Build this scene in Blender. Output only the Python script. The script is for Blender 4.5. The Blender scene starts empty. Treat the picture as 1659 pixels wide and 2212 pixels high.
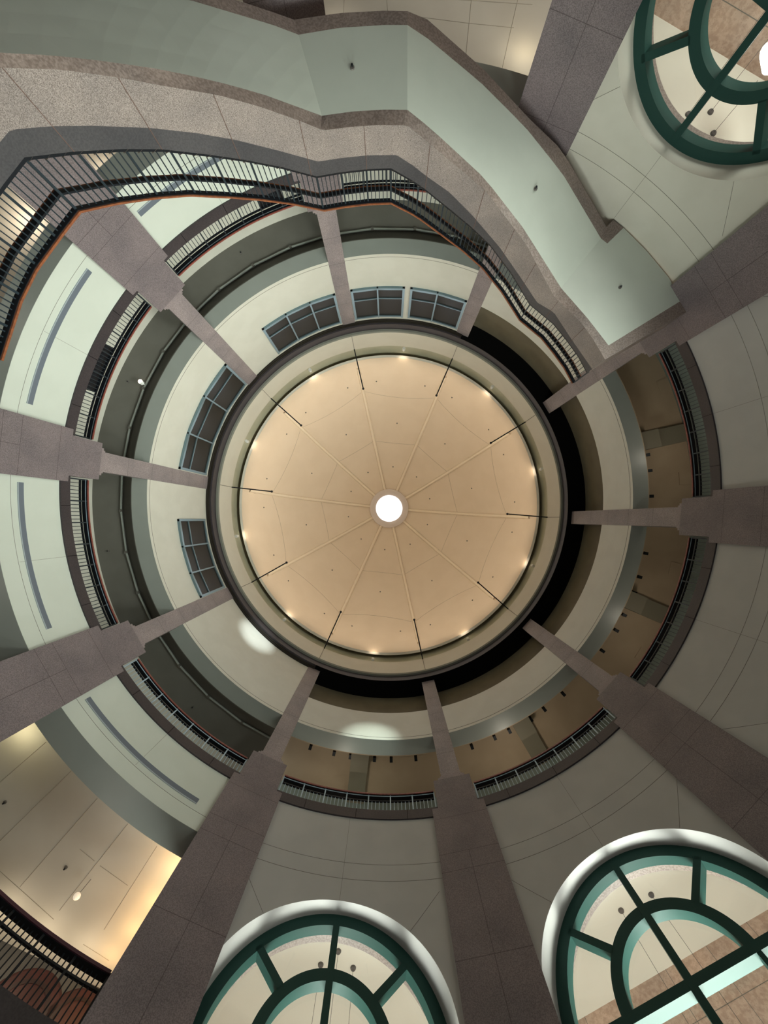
import bpy, bmesh, math, random
from math import sin, cos, pi, radians as rad, atan2, degrees, sqrt, hypot
random.seed(7)
SC = bpy.context.scene
COL = SC.collection

# ------------------------------------------------------------------ camera
F = 830.0                       # focal length in pixels of the 1659 x 2212 frame
PX, PY = 839.0, 1121.0          # where plumb lines meet
CX, CY = -0.07, 0.9955          # camera position, metres from the rotunda axis
cam_d = bpy.data.cameras.new('camera')
cam = bpy.data.objects.new('camera', cam_d); COL.objects.link(cam)
cam.location = (CX, CY, 0); cam.rotation_euler = (pi, 0, 0)
cam_d.sensor_fit = 'VERTICAL'; cam_d.sensor_height = 36; cam_d.sensor_width = 27
cam_d.lens = F / 2212 * 36
cam_d.shift_x = -(PX - 829.5) / 2212; cam_d.shift_y = (PY - 1106) / 2212
cam_d.clip_end = 300
SC.camera = cam
# ------------------------------------------------------------------ world, exposure
SC.view_settings.view_transform = 'Standard'; SC.view_settings.look = 'None'
SC.view_settings.gamma = 1; SC.view_settings.use_curve_mapping = False
SC.view_settings.exposure = -0.1
w = bpy.data.worlds.new('sky'); SC.world = w; w.use_nodes = True
w.node_tree.nodes['Background'].inputs[0].default_value = (0.86, 0.93, 1, 1)
w.node_tree.nodes['Background'].inputs[1].default_value = 3.0

FLOOR_Z = -1.5
TH = [4.8, 41.5, 77.9, 114.3, 150.4, 186.1, 221.7, 257.2, 293.4, 328.9]   # pier azimuths

def light(name, kind, loc, energy, color, size=0.5, target=None, angle=None, blend=0.5, size_y=None):
    d = bpy.data.lights.new(name, kind); d.energy = energy; d.color = color
    o = bpy.data.objects.new(name, d); COL.objects.link(o); o.location = loc
    if kind == 'AREA':
        d.size = size
        if size_y: d.shape = 'RECTANGLE'; d.size_y = size_y
    else: d.shadow_soft_size = size
    if kind == 'SPOT': d.spot_size = rad(angle); d.spot_blend = blend
    if target is not None:
        from mathutils import Vector
        v = Vector(target) - Vector(loc)
        o.rotation_euler = v.to_track_quat('-Z', 'Y').to_euler()
    return o
def pol(R, a, z=0): return (R*cos(rad(a)), R*sin(rad(a)), z)
# unseen fill lamps added low over the rotunda floor, facing up
UP = {0: 480, 1: 380, 2: 380, 3: 480, 4: 620, 5: 760, 6: 820, 7: 780, 8: 760, 9: 600}
for i in range(10):
    am = TH[i] + 18
    light('floor_fill', 'AREA', pol(7.0, am, -1.1), UP[i]*0.03, (1.0, 0.95, 0.87), 1.2, target=pol(8.6, am, 14))
# daylight falling through the arched windows on the lobby side
for a, e in ((311, 60), (346.8, 500), (23.2, 1080), (59.7, 1000), (96.5, 620)):
    dl = light('window_daylight', 'AREA', pol(15.7, a, 2.7), e*2.0, (0.95, 1.0, 0.93), 5.5, target=pol(-9, a, 17.5), size_y=5.0)
    dl.data.spread = rad(90)
# lobby behind the windows and the second-floor rooms
for a, e in ((311, 760), (346.8, 100), (23.2, 100), (59.7, 410), (96.5, 430)):
    light('lobby_lamp', 'AREA', pol(14.8, a, 1.0), e, (0.97, 1.0, 0.92), 3.0, target=pol(14.8, a, 11), size_y=5)
for a, e in ((132, 16), (168, 20), (204, 25), (240, 25), (275, 9)):
    light('room_lamp', 'AREA', pol(14.6, a, 7.2), e, (1.0, 0.9, 0.76), 1.5, target=pol(14.6, a, 11))

# ------------------------------------------------------------------ materials
def mat(name, col, rough=0.6, metal=0.0, spec=0.4):
    m = bpy.data.materials.new(name); m.use_nodes = True
    b = m.node_tree.nodes['Principled BSDF']
    b.inputs['Base Color'].default_value = (*col, 1); b.inputs['Roughness'].default_value = rough
    b.inputs['Metallic'].default_value = metal; b.inputs['Specular IOR Level'].default_value = spec
    return m
def noisy(name, c1, c2, scale, rough=0.6, c3=None, detail=4, spec=0.4, bump=0.0, joints=None, center=None, lo=0.4, hi=0.6):
    """two-tone mottled surface; joints = z heights of thin dark courses; center = vertical joint below this z (object x = 0)"""
    m = mat(name, c1, rough, 0, spec); nt = m.node_tree; N = nt.nodes; L = nt.links
    b = N['Principled BSDF']
    tc = N.new('ShaderNodeTexCoord')
    no = N.new('ShaderNodeTexNoise'); no.inputs['Scale'].default_value = scale; no.inputs['Detail'].default_value = detail
    L.new(tc.outputs['Object'], no.inputs['Vector'])
    r = N.new('ShaderNodeValToRGB'); e = r.color_ramp.elements
    e[0].position = lo; e[0].color = (*c1, 1); e[1].position = hi; e[1].color = (*c2, 1)
    L.new(no.outputs['Fac'], r.inputs[0]); out = r.outputs[0]
    def mix(fac, a, bcol, typ='MIX'):
        x = N.new('ShaderNodeMixRGB'); x.blend_type = typ
        if isinstance(fac, float): x.inputs[0].default_value = fac
        else: L.new(fac, x.inputs[0])
        L.new(a, x.inputs[1])
        if isinstance(bcol, tuple): x.inputs[2].default_value = (*bcol, 1)
        else: L.new(bcol, x.inputs[2])
        return x.outputs[0]
    if c3:
        v = N.new('ShaderNodeTexVoronoi'); v.inputs['Scale'].default_value = scale*2.2
        L.new(tc.outputs['Object'], v.inputs['Vector'])
        g = N.new('ShaderNodeMath'); g.operation = 'LESS_THAN'; g.inputs[1].default_value = 0.22
        L.new(v.outputs['Distance'], g.inputs[0])
        h = N.new('ShaderNodeMath'); h.operation = 'MULTIPLY'; h.inputs[1].default_value = 0.6
        L.new(g.outputs[0], h.inputs[0])
        out = mix(h.outputs[0], out, c3)
        n2 = N.new('ShaderNodeTexNoise'); n2.inputs['Scale'].default_value = 0.9; n2.inputs['Detail'].default_value = 2
        L.new(tc.outputs['Object'], n2.inputs['Vector'])
        r2 = N.new('ShaderNodeValToRGB'); r2.color_ramp.elements[0].color = (0.86,0.86,0.87,1); r2.color_ramp.elements[1].color = (1.12,1.1,1.08,1)
        r2.color_ramp.elements[0].position = .35; r2.color_ramp.elements[1].position = .65
        L.new(n2.outputs['Fac'], r2.inputs[0])
        out = mix(1.0, out, r2.outputs[0], 'MULTIPLY')
    if joints or center:
        sp = N.new('ShaderNodeSeparateXYZ'); L.new(tc.outputs['Object'], sp.inputs[0])
        acc = None
        def comp(src, val, eps):
            c = N.new('ShaderNodeMath'); c.operation = 'COMPARE'; c.inputs[1].default_value = val; c.inputs[2].default_value = eps
            L.new(src, c.inputs[0]); return c.outputs[0]
        def op(o_, a, bb):
            c = N.new('ShaderNodeMath'); c.operation = o_; L.new(a, c.inputs[0])
            if isinstance(bb, float): c.inputs[1].default_value = bb
            else: L.new(bb, c.inputs[1])
            return c.outputs[0]
        for z in joints or []:
            k = comp(sp.outputs['Z'], z, 0.008)
            acc = k if acc is None else op('MAXIMUM', acc, k)
        if center:
            k = op('MULTIPLY', comp(sp.outputs['Y'], 0.0, 0.008), op('LESS_THAN', sp.outputs['Z'], float(center)))
            acc = op('MAXIMUM', acc, k)
        f2 = op('MULTIPLY', acc, 0.62)
        out = mix(f2, out, (0.03, 0.022, 0.02))
    L.new(out, b.inputs['Base Color'])
    return m
G1, G2, G3 = (0.125, 0.103, 0.108), (0.20, 0.166, 0.174), (0.048, 0.042, 0.05)
H1, H2 = (0.175, 0.145, 0.148), (0.28, 0.235, 0.238)
JN = [14.37 + 1.63*k for k in range(1, 6)]
granite_shaft = noisy('granite shaft', H1, H2, 45, 0.45, G3, joints=JN)
granite_pier = noisy('granite pier', G1, G2, 45, 0.5, G3, joints=[12.5, 11.18, 10.62, 8.5, 6.4, 4.3, 2.2], center=11.18)
granite_dark = noisy('dark granite', (0.030, 0.025, 0.029), (0.042, 0.035, 0.039), 26, 0.45, (0.04, 0.036, 0.042))
granite_coping = noisy('grey granite coping', (0.041, 0.039, 0.043), (0.054, 0.052, 0.055), 30, 0.5, (0.07, 0.066, 0.075))
granite_stair = noisy('speckled stair granite', (0.107, 0.086, 0.078), (0.295, 0.254, 0.234), 75, 0.5, (0.10, 0.085, 0.12), lo=.35, hi=.65)
granite_edge = noisy('brown granite edging', (0.15, 0.115, 0.10), (0.225, 0.18, 0.16), 24, 0.5, (0.09, 0.075, 0.075))
granite_pink = noisy('pink granite', (0.50, 0.35, 0.27), (0.62, 0.46, 0.37), 9, 0.6, (0.40, 0.28, 0.22))
cream_wall = noisy('cream plaster', (0.533, 0.516, 0.447), (0.559, 0.542, 0.473), 1.2, 0.42)
pale_wall = noisy('pale green white plaster', (0.516, 0.546, 0.486), (0.533, 0.563, 0.503), 1.2, 0.4)
backlit_wall = noisy('cream plaster shaded copy', (0.392, 0.384, 0.372), (0.417, 0.409, 0.395), 1.0, 0.5)  # darker copy of the wall plaster; backlit shade put into the colour
soffit_paint = noisy('grey green soffit paint', (0.289, 0.310, 0.282), (0.302, 0.323, 0.296), 1.0, 0.35)
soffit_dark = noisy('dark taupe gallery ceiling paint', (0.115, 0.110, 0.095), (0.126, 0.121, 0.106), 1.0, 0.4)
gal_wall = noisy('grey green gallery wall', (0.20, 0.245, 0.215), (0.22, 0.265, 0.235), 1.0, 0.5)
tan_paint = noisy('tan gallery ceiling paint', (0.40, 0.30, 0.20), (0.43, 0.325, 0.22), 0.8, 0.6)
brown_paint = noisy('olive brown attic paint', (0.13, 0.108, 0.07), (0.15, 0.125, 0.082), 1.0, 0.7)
olive_paint = noisy('olive cove paint', (0.42, 0.40, 0.29), (0.46, 0.44, 0.32), 1.0, 0.5)
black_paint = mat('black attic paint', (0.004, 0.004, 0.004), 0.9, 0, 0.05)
dome_paint = noisy('warm dome plaster', (0.68, 0.56, 0.43), (0.70, 0.58, 0.45), 0.8, 0.6)
rib_paint_lit = noisy('dome rib plaster', (0.76, 0.65, 0.51), (0.78, 0.67, 0.53), 0.8, 0.6)  # lighter than the dome so the colour carries light on the ribs
ring_paint = noisy('cream ring plaster', (0.58, 0.54, 0.45), (0.60, 0.56, 0.47), 1.0, 0.5)
room_ceiling = noisy('cream room ceiling', (0.54, 0.50, 0.43), (0.57, 0.53, 0.46), 0.7, 0.6)
lobby_ceiling = noisy('cream lobby ceiling', (0.76, 0.72, 0.62), (0.78, 0.74, 0.64), 0.7, 0.6)
joint_paint = mat('shadow joint filler', (0.20, 0.185, 0.16), 0.8)
joint_shade_pale = mat('pale joint and rib shade line', (0.36, 0.30, 0.23), 0.8)  # real dome panel joints, plus the shade lines drawn beside the ribs
green_frame = mat('dark green window enamel', (0.016, 0.05, 0.042), 0.5, 0.0, 0.15)
blue_frame = mat('blue grey window aluminium', (0.15, 0.22, 0.25), 0.3, 0.5)
dark_pane = mat('dark glass', (0.016, 0.015, 0.012), 0.3, 0, 0.12)
black_metal = mat('black railing steel', (0.012, 0.014, 0.018), 0.4, 0.4)
steel_lit = mat('baluster steel lit copy', (0.34, 0.44, 0.52), 0.35, 0.2)  # lit copy of the railing steel; brightness put into the colour, lower bays
stair_bar = mat('dark blue baluster steel and dark railing copy', (0.02, 0.03, 0.038), 0.4, 0.3)  # stair balusters, and the darker copy for the other gallery bays
wood = noisy('orange wood handrail', (0.15, 0.05, 0.024), (0.21, 0.072, 0.03), 14, 0.35)
wood_dark = noisy('red wood handrail', (0.16, 0.04, 0.03), (0.22, 0.055, 0.04), 14, 0.35)
slot_mat = mat('blue grey slot grille', (0.12, 0.14, 0.17), 0.5)
floor_mat = noisy('terrazzo floor', (0.15, 0.12, 0.10), (0.20, 0.16, 0.13), 3, 0.3)
red_mat = noisy('red mural paint', (0.022, 0.003, 0.003), (0.034, 0.005, 0.005), 2, 0.6)
dark_wall = noisy('dark grey gallery wall', (0.055, 0.054, 0.054), (0.065, 0.064, 0.064), 1.0, 0.6)
white_metal = mat('white lamp housing', (0.7, 0.7, 0.66), 0.4)
def emis(name, col, s):
    m = bpy.data.materials.new(name); m.use_nodes = True; b = m.node_tree.nodes['Principled BSDF']
    b.inputs['Base Color'].default_value = (*col, 1)
    b.inputs['Emission Color'].default_value = (*col, 1); b.inputs['Emission Strength'].default_value = s
    return m
lamp_warm = emis('lit warm lamp glass', (1, 0.86, 0.66), 6)
lamp_white = emis('lit white lamp glass', (1, 0.97, 0.9), 7)
sky_pane = emis('daylit skylight diffuser', (0.9, 0.95, 1.0), 5)
def glass():
    m = bpy.data.materials.new('clear window glass'); m.use_nodes = True; nt = m.node_tree
    nt.nodes.clear(); o = nt.nodes.new('ShaderNodeOutputMaterial'); x = nt.nodes.new('ShaderNodeMixShader')
    t = nt.nodes.new('ShaderNodeBsdfTransparent'); g = nt.nodes.new('ShaderNodeBsdfGlossy'); g.inputs['Roughness'].default_value = 0.02
    t.inputs[0].default_value = (0.95, 0.98, 0.96, 1)
    x.inputs[0].default_value = 0.05
    nt.links.new(t.outputs[0], x.inputs[1]); nt.links.new(g.outputs[0], x.inputs[2]); nt.links.new(x.outputs[0], o.inputs[0])
    return m
clear = glass()

# ------------------------------------------------------------------ helpers
def P(px, py, z):                      # a point of the building seen at pixel (px,py), known to be at height z
    return (CX + (px-PX)*z/F, CY + (py-PY)*z/F, z)
def solveR(px, py, R):                 # same, known to lie on the drum of radius R: gives azimuth and height
    a, b = (px-PX)/F, (py-PY)/F
    A = a*a+b*b; B = 2*(a*CX+b*CY); C = CX*CX+CY*CY-R*R
    z = (-B+sqrt(B*B-4*A*C))/(2*A)
    return degrees(atan2(CY+b*z, CX+a*z)) % 360, z
class MB:
    def __init__(s): s.v = []; s.f = []
    def add(s, vs, fs):
        o = len(s.v); s.v += [tuple(v) for v in vs]; s.f += [tuple(i+o for i in f) for f in fs]; return s
    def box(s, c, d, az=0, tilt=None):
        x, y, z = [k/2 for k in d]; ca, sa = cos(rad(az)), sin(rad(az)); vs = []
        for i in (-x, x):
            for j in (-y, y):
                for k in (-z, z): vs.append((c[0]+i*ca-j*sa, c[1]+i*sa+j*ca, c[2]+k))
        return s.add(vs, [(0,1,3,2),(4,6,7,5),(0,4,5,1),(2,3,7,6),(0,2,6,4),(1,5,7,3)])
    def grid(s, rows, close=False):      # rows of equal length -> quads
        n = len(rows[0]); o = []
        vs = [p for r in rows for p in r]
        for i in range(len(rows)-1):
            for j in range(n-1): o.append((i*n+j, i*n+j+1, (i+1)*n+j+1, (i+1)*n+j))
            if close: o.append((i*n+n-1, i*n, (i+1)*n, (i+1)*n+n-1))
        return s.add(vs, o)
    def rev(s, prof, a0, a1, step=1.2, full=False):  # closed profile [(R,z)] revolved
        n = max(2, int(abs(a1-a0)/step)+1); rows = []
        k = n if not full else n
        for i in range(k+1 if not full else k):
            a = a0+(a1-a0)*i/k
            rows.append([pol(R, a, z) for R, z in prof])
        if full: rows.append(rows[0])
        s.grid(rows, close=True)
        if not full:
            m = len(prof); o = len(s.v)-len(rows)*m
            s.f.append(tuple(range(o, o+m))); s.f.append(tuple(reversed(range(o+(len(rows)-1)*m, o+len(rows)*m))))
        return s
    def tube(s, pts, r, n=6):
        from mathutils import Vector
        rows = []; V = [Vector(p) for p in pts]
        for i, p in enumerate(V):
            d = (V[min(i+1, len(V)-1)]-V[max(i-1, 0)]).normalized()
            a = Vector((0, 0, 1)) if abs(d.z) < .9 else Vector((1, 0, 0))
            u = d.cross(a).normalized(); v = d.cross(u).normalized()
            rows.append([tuple(p+u*r*cos(2*pi*k/n)+v*r*sin(2*pi*k/n)) for k in range(n)])
        s.grid(rows, close=True); m = n; o = len(s.v)-len(rows)*m
        s.f.append(tuple(range(o, o+m))); s.f.append(tuple(range(o+(len(rows)-1)*m, o+len(rows)*m)))
        return s
    def lathe(s, c, prof, n=20):
        rows = [[(c[0]+r*cos(2*pi*k/n), c[1]+r*sin(2*pi*k/n), c[2]+z) for k in range(n)] for r, z in prof]
        return s.grid(rows, close=True)
    def bar(s, path, wv, hv):            # rectangle swept on a path: wv = list of half-width vectors, hv = half height
        rows = []
        for p, w_ in zip(path, wv):
            rows.append([(p[0]-w_[0], p[1]-w_[1], p[2]-hv), (p[0]+w_[0], p[1]+w_[1], p[2]-hv),
                         (p[0]+w_[0], p[1]+w_[1], p[2]+hv), (p[0]-w_[0], p[1]-w_[1], p[2]+hv)])
        s.grid(rows, close=True); o = len(s.v)-len(rows)*4
        s.f.append((o, o+1, o+2, o+3)); e = len(s.v)-4; s.f.append((e, e+3, e+2, e+1)); return s
    def build(s, name, m, parent=None, smooth=False, origin=None):
        me = bpy.data.meshes.new(name)
        vs = s.v if origin is None else [(x-origin[0], y-origin[1], z-origin[2]) for x, y, z in s.v]
        me.from_pydata(vs, [], s.f); me.update()
        bm = bmesh.new(); bm.from_mesh(me)
        bmesh.ops.remove_doubles(bm, verts=bm.verts, dist=1e-5)
        bmesh.ops.recalc_face_normals(bm, faces=bm.faces); bm.to_mesh(me); bm.free()
        me.materials.append(m)
        o = bpy.data.objects.new(name, me); COL.objects.link(o)
        if origin is not None: o.location = origin
        if parent: o.parent = parent
        if parent and origin is not None: o.location = origin
        if smooth:
            for p in me.polygons: p.use_smooth = True
            try: me.set_sharp_from_angle(angle=rad(35))
            except Exception: pass
        return o
def tag(o, label=None, cat=None, group=None, kind=None):
    if label: o['label'] = label
    if cat: o['category'] = cat
    if group: o['group'] = group
    if kind: o['kind'] = kind
    return o
def empty(name, loc=(0, 0, 0), rz=0):
    o = bpy.data.objects.new(name, None); COL.objects.link(o); o.location = loc; o.rotation_euler[2] = rz
    o.empty_display_size = 0.2; return o
def struct(name, mb, m, label=None, smooth=True):
    o = mb.build(name, m, smooth=smooth); tag(o, label, kind='structure'); return o
def inst(name, me, parent, loc, rz=0, scale=None):
    o = bpy.data.objects.new(name, me); COL.objects.link(o); o.parent = parent; o.location = loc; o.rotation_euler[2] = rz
    if scale: o.scale = scale
    return o
def boxmesh(name, d, m):
    o = MB().box((0, 0, 0), d).build(name, m); me = o.data; bpy.data.objects.remove(o); return me

Z_FLOOR2, Z_BAND0, Z_BAND1 = 6.45, 10.65, 12.81
Z_GAL = 13.2; Z_DRUM0 = 17.39; Z_PAR = 19.8; Z_SOF = 23.1
DIRW = ['right', 'lower right', 'bottom, right of centre', 'bottom, left of centre', 'lower left', 'left', 'upper left', 'top, left of centre', 'top, right of centre', 'upper right']
DIRB = ['right, below the middle', 'lower right', 'very bottom', 'bottom left', 'left, below the middle', 'left, above the middle', 'upper left', 'very top', 'upper right', 'right, above the middle']
ORD = ['first', 'second', 'third', 'fourth', 'fifth', 'sixth']
bay = lambda i: (TH[i], TH[i+1] if i < 9 else TH[0]+360)
WIN_BAYS = [8, 9, 0, 1, 2]; OPEN_BAYS = [3, 4, 5, 6, 7]

# ------------------------------------------------------------------ floor of the hall
struct('floor', MB().rev([(0.01, FLOOR_Z-.3), (19, FLOOR_Z-.3), (19, FLOOR_Z), (0.01, FLOOR_Z)], 0, 360, 6, True), floor_mat, smooth=False)

# ------------------------------------------------------------------ the dome
z0d, ad, rho = 27.6, 1.8, 10.75
prof = []
for k in range(25):
    t = k/24.; R = 10.6 + (1.82-10.6)*t
    prof.append((R, z0d-ad+sqrt(rho*rho-R*R)))
back = [(R+.15, z+.2) for R, z in reversed(prof)]
dome = struct('ceiling', MB().rev(prof+back, 0, 360, 2.4, True), dome_paint, 'warm tan ribbed dome over the rotunda with round skylight')
def dz(R): return z0d-ad+sqrt(rho*rho-R*R)
for a in TH:                                           # ten ribs
    rows = []
    for k in range(25):
        R = 10.45+(1.75-10.45)*k/24.
        z = dz(R); nr, nz = R/rho, (z-(z0d-ad))/rho
        row = []
        for q in range(7):
            u = -0.14+0.28*q/6.; d = 0.22*sqrt(max(0, 1-(u/0.14)**2))-0.02
            RR = R-nr*d; zz = z-nz*d
            row.append((RR*cos(rad(a))-u*sin(rad(a)), RR*sin(rad(a))+u*cos(rad(a)), zz))
        rows.append(row)
    MB().grid(rows).build('rib', rib_paint_lit, dome, smooth=True)
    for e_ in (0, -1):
        MB().tube([(q[e_][0], q[e_][1], q[e_][2]-.012) for q in rows], .014, 4).build('rib_shade_line', joint_shade_pale, dome)  # drawn dark lines stand in for shade along the rib edges
for i in range(10):                                    # straight panel joints between ribs
    a0, a1 = bay(i); mb = MB()
    for rpx in (252, 147):
        # radius at which the dome surface is seen rpx pixels from the axis
        R = 1.0
        for _ in range(200):
            if F*R/dz(R) < rpx: R += 0.05
        p0, p1 = pol(R, a0+1), pol(R, a1-1); pts = []
        for k in range(9):
            x = p0[0]+(p1[0]-p0[0])*k/8.; y = p0[1]+(p1[1]-p0[1])*k/8.
            pts.append((x, y, dz(hypot(x, y))-0.004))
        mb.tube(pts, 0.011, 4)
    mb.build('joint', joint_shade_pale, dome)
ring = [(1.84, 36.30), (1.80, 36.15), (1.6, 36.12), (1.25, 36.25), (1.11, 36.6), (1.11, 37.3), (1.9, 37.3)]
MB().rev(ring, 0, 360, 6, True).build('oculus_ring', mat('pinkish white ring plaster', (0.62, 0.54, 0.5), 0.5), dome, smooth=True)
MB().rev([(0.001, 37.2), (1.12, 37.2), (1.12, 37.25), (0.001, 37.25)], 0, 360, 10, True).build('skylight', sky_pane, dome)
light('skylight_lamp', 'POINT', (0, 0, 36.7), 120, (0.9, 0.95, 1.0), 0.5)
# lip at the foot of the dome, cove, cream ring, mouldings
struct('trim_1', MB().rev([(10.78, 27.6), (10.6, 27.6), (10.6, 27.9), (10.78, 27.9)], 0, 360, 2, True), mat('grey lip', (0.62, 0.60, 0.54), 0.5), 'grey lip at the foot of the dome')
struct('wall_cove', MB().rev([(11.1, 25.68), (11.1, 29.5), (11.35, 29.5), (11.35, 25.68)], 0, 360, 2, True), olive_paint, 'olive back wall of the lighting cove')
struct('ceiling_cove', MB().rev([(10.4, 28.9), (11.3, 28.9), (11.3, 29.1), (10.4, 29.1)], 0, 360, 2, True), olive_paint, 'olive roof of the lighting cove')
cr = MB().rev([(10.57, 23.78), (10.57, 25.68), (10.62, 25.72), (11.2, 25.72), (11.2, 23.78)], 0, 360, 2, True)
struct('wall_ring', cr, ring_paint, 'cream ring wall below the dome')
for az in TH:
    mb = MB().box(pol(10.565, az, 24.73), (0.012, 0.03, 1.9), az); mb.build('joint', joint_paint, bpy.data.objects['wall_ring'])
struct('trim_2', MB().rev([(11.2, 23.1), (10.72, 23.1), (10.72, 23.74), (11.2, 23.74)], 0, 360, 1.5, True), granite_dark, 'dark granite cornice ring')
struct('trim_3', MB().rev([(10.72, 23.70), (10.6, 23.70), (10.555, 23.80), (10.72, 23.80)], 0, 360, 1.5, True), mat('grey green lip', (0.2, 0.2, 0.17), 0.4), 'thin lip above the granite cornice')
# stepped dark moulding under the cornice on the closed side
a0, a1 = bay(3)[0], bay(7)[1]
mm = MB()
for k, (Ra, za) in enumerate(((10.98, 22.98), (10.9, 23.02), (10.82, 23.06))):
    mm.rev([(11.1, za), (Ra, za), (Ra, za+.1), (11.1, za+.1)], a0, a1, 1.5)
struct('trim_4', mm, mat('black bronze moulding', (0.018, 0.014, 0.010), 0.3), 'black stepped moulding under the cornice')
# black soffit of the open attic
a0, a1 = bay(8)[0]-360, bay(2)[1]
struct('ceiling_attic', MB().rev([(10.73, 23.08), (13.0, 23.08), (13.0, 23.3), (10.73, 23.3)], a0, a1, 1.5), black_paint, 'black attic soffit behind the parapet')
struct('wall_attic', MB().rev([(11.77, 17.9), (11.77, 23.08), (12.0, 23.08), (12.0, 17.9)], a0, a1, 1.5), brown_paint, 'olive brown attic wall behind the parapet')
# parapet on the open side, full wall on the closed side
def rpar(a0, a1, ztop, name, m, lab):
    o = struct(name, MB().rev([(11, Z_DRUM0), (11, ztop), (11.35, ztop), (11.7, ztop-.4), (11.7, Z_DRUM0)], a0, a1, 1.2), m, lab)
    MB().rev([(10.995, Z_DRUM0+.185), (10.995, Z_DRUM0+.205), (11.02, Z_DRUM0+.205), (11.02, Z_DRUM0+.185)], a0, a1, 1.2).build('joint', joint_paint, o)
    MB().rev([(11.0, Z_DRUM0-.006), (11.7, Z_DRUM0-.006), (11.7, Z_DRUM0+.004), (11.0, Z_DRUM0+.004)], a0, a1, 1.2).build('underside', soffit_paint, o)
rpar(a0, a1, Z_PAR, 'wall_parapet', cream_wall, 'cream curved parapet below the black attic')
b0, b1 = bay(3)[0], bay(7)[1]
rpar(b0, b1, Z_SOF, 'wall_drum', cream_wall, 'cream curved drum wall with blue grey windows')

# ------------------------------------------------------------------ drum windows
WN = [0]
def drum_window(c0, c1, mulls, label):
    """c0, c1: azimuth ends, mulls: azimuths of mullions"""
    WN[0] += 1; r = empty('window_%d' % (WN[0]+5)); tag(r, label, kind='structure')
    zb, zt, zm = 19.86, 22.55, 20.76; R = 10.97
    st = [c0]+mulls+[c1]
    for k in range(len(st)-1):
        p, q = st[k], st[k+1]
        mb = MB(); A, B = pol(R+.0, p), pol(R+.0, q)
        mb.add([(A[0], A[1], zb), (B[0], B[1], zb), (B[0], B[1], zt), (A[0], A[1], zt)], [(0, 1, 2, 3)])
        g = mb.build('pane', dark_pane, r)
        def rail(z, h, d, nm):
            m_ = MB(); Ai, Bi = pol(R-d, p), pol(R-d, q); Ao, Bo = pol(R+.05, p), pol(R+.05, q)
            m_.add([(Ai[0], Ai[1], z-h), (Bi[0], Bi[1], z-h), (Bi[0], Bi[1], z+h), (Ai[0], Ai[1], z+h),
                    (Ao[0], Ao[1], z-h), (Bo[0], Bo[1], z-h), (Bo[0], Bo[1], z+h), (Ao[0], Ao[1], z+h)],
                   [(0, 1, 2, 3), (4, 7, 6, 5), (0, 4, 5, 1), (3, 2, 6, 7), (0, 3, 7, 4), (1, 5, 6, 2)])
            m_.build(nm, blue_frame, r)
        rail(zb, .075, .07, 'window_sill'); rail(zt, .06, .07, 'window_head'); rail(zm, .03, .05, 'glazing_bar')
    for k, a in enumerate(st):
        wd = .12 if k in (0, len(st)-1) else .08
        sh = wd/2 if k == 0 else (-wd/2 if k == len(st)-1 else 0)
        a2 = a+degrees(sh/R)
        MB().box(pol(R-.03, a2, (zb+zt)/2), (.12, wd, zt-zb+.15), a2).build('window_frame' if wd == .12 else 'mullion', blue_frame, r)
az = lambda x, y: solveR(x, y, 11)[0]
drum_window(az(382.9, 1121.4)+0.0, az(432.6, 1292), [az(408.8, 1239.3), az(391.8, 1181.6)][::1], 'blue grey three-light drum window on the left below the lone one') if False else None
def order(a, b, ms, lab):
    lo, hi = min(a, b), max(a, b); drum_window(lo, hi, sorted(ms), lab)
order(az(382.9, 1121.4), TH[4]+2.1, [az(391.8, 1181.6), az(408.8, 1239.3)], 'blue grey window with three lights, lowest on the left of the drum')
order(az(386, 1013), az(487.8, 785.8), [az(405, 935), az(441, 856)], 'blue grey window of three long lights on the left of the drum')
order(az(565.2, 711.4), TH[7]-2.1, [az(616.3, 678), az(668.6, 653)], 'blue grey window with three lights, upper left of the drum')
order(TH[7]+2.1, az(875, 619.3), [az(815, 620)], 'blue grey window with two lights beside the pier, top of the drum')
order(az(886.6, 621.2), TH[8]-2.1, [az(945.4, 631.8)], 'blue grey window with two lights, rightmost of the drum')

# ------------------------------------------------------------------ third-floor gallery
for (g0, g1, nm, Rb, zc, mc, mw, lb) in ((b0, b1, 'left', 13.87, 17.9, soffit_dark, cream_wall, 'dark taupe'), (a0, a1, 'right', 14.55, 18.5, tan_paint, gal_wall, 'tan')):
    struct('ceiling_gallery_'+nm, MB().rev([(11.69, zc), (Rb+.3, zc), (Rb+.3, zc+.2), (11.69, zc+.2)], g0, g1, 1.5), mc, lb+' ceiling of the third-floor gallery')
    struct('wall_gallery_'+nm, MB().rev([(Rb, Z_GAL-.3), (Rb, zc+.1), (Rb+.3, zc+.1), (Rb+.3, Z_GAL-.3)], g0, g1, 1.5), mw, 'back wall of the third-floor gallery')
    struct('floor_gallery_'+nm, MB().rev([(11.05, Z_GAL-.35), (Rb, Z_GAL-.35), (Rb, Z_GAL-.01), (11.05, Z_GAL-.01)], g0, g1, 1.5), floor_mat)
    # end walls closing the inner faces of the drum base
    struct('trim_5' if nm == 'left' else 'trim_6', MB().rev([(11.7, Z_DRUM0), (11.7, zc+.1), (11.74, zc+.1), (11.74, Z_DRUM0)], g0, g1, 1.5), mc)
for i in range(10):                       # dark granite fascia, bay by bay
    g0, g1 = bay(i)
    o = struct('trim_%d' % (7+i), MB().rev([(11.0, Z_BAND1), (11.0, Z_GAL), (11.6, Z_GAL), (11.6, Z_BAND1)], g0, g1, 1.0), granite_dark)
    for k in (1, 2, 3):
        a = g0+(g1-g0)*k/4.
        MB().box(pol(10.998, a, (Z_BAND1+Z_GAL)/2), (.012, .014, .39), a).build('joint', black_paint, o)
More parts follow.
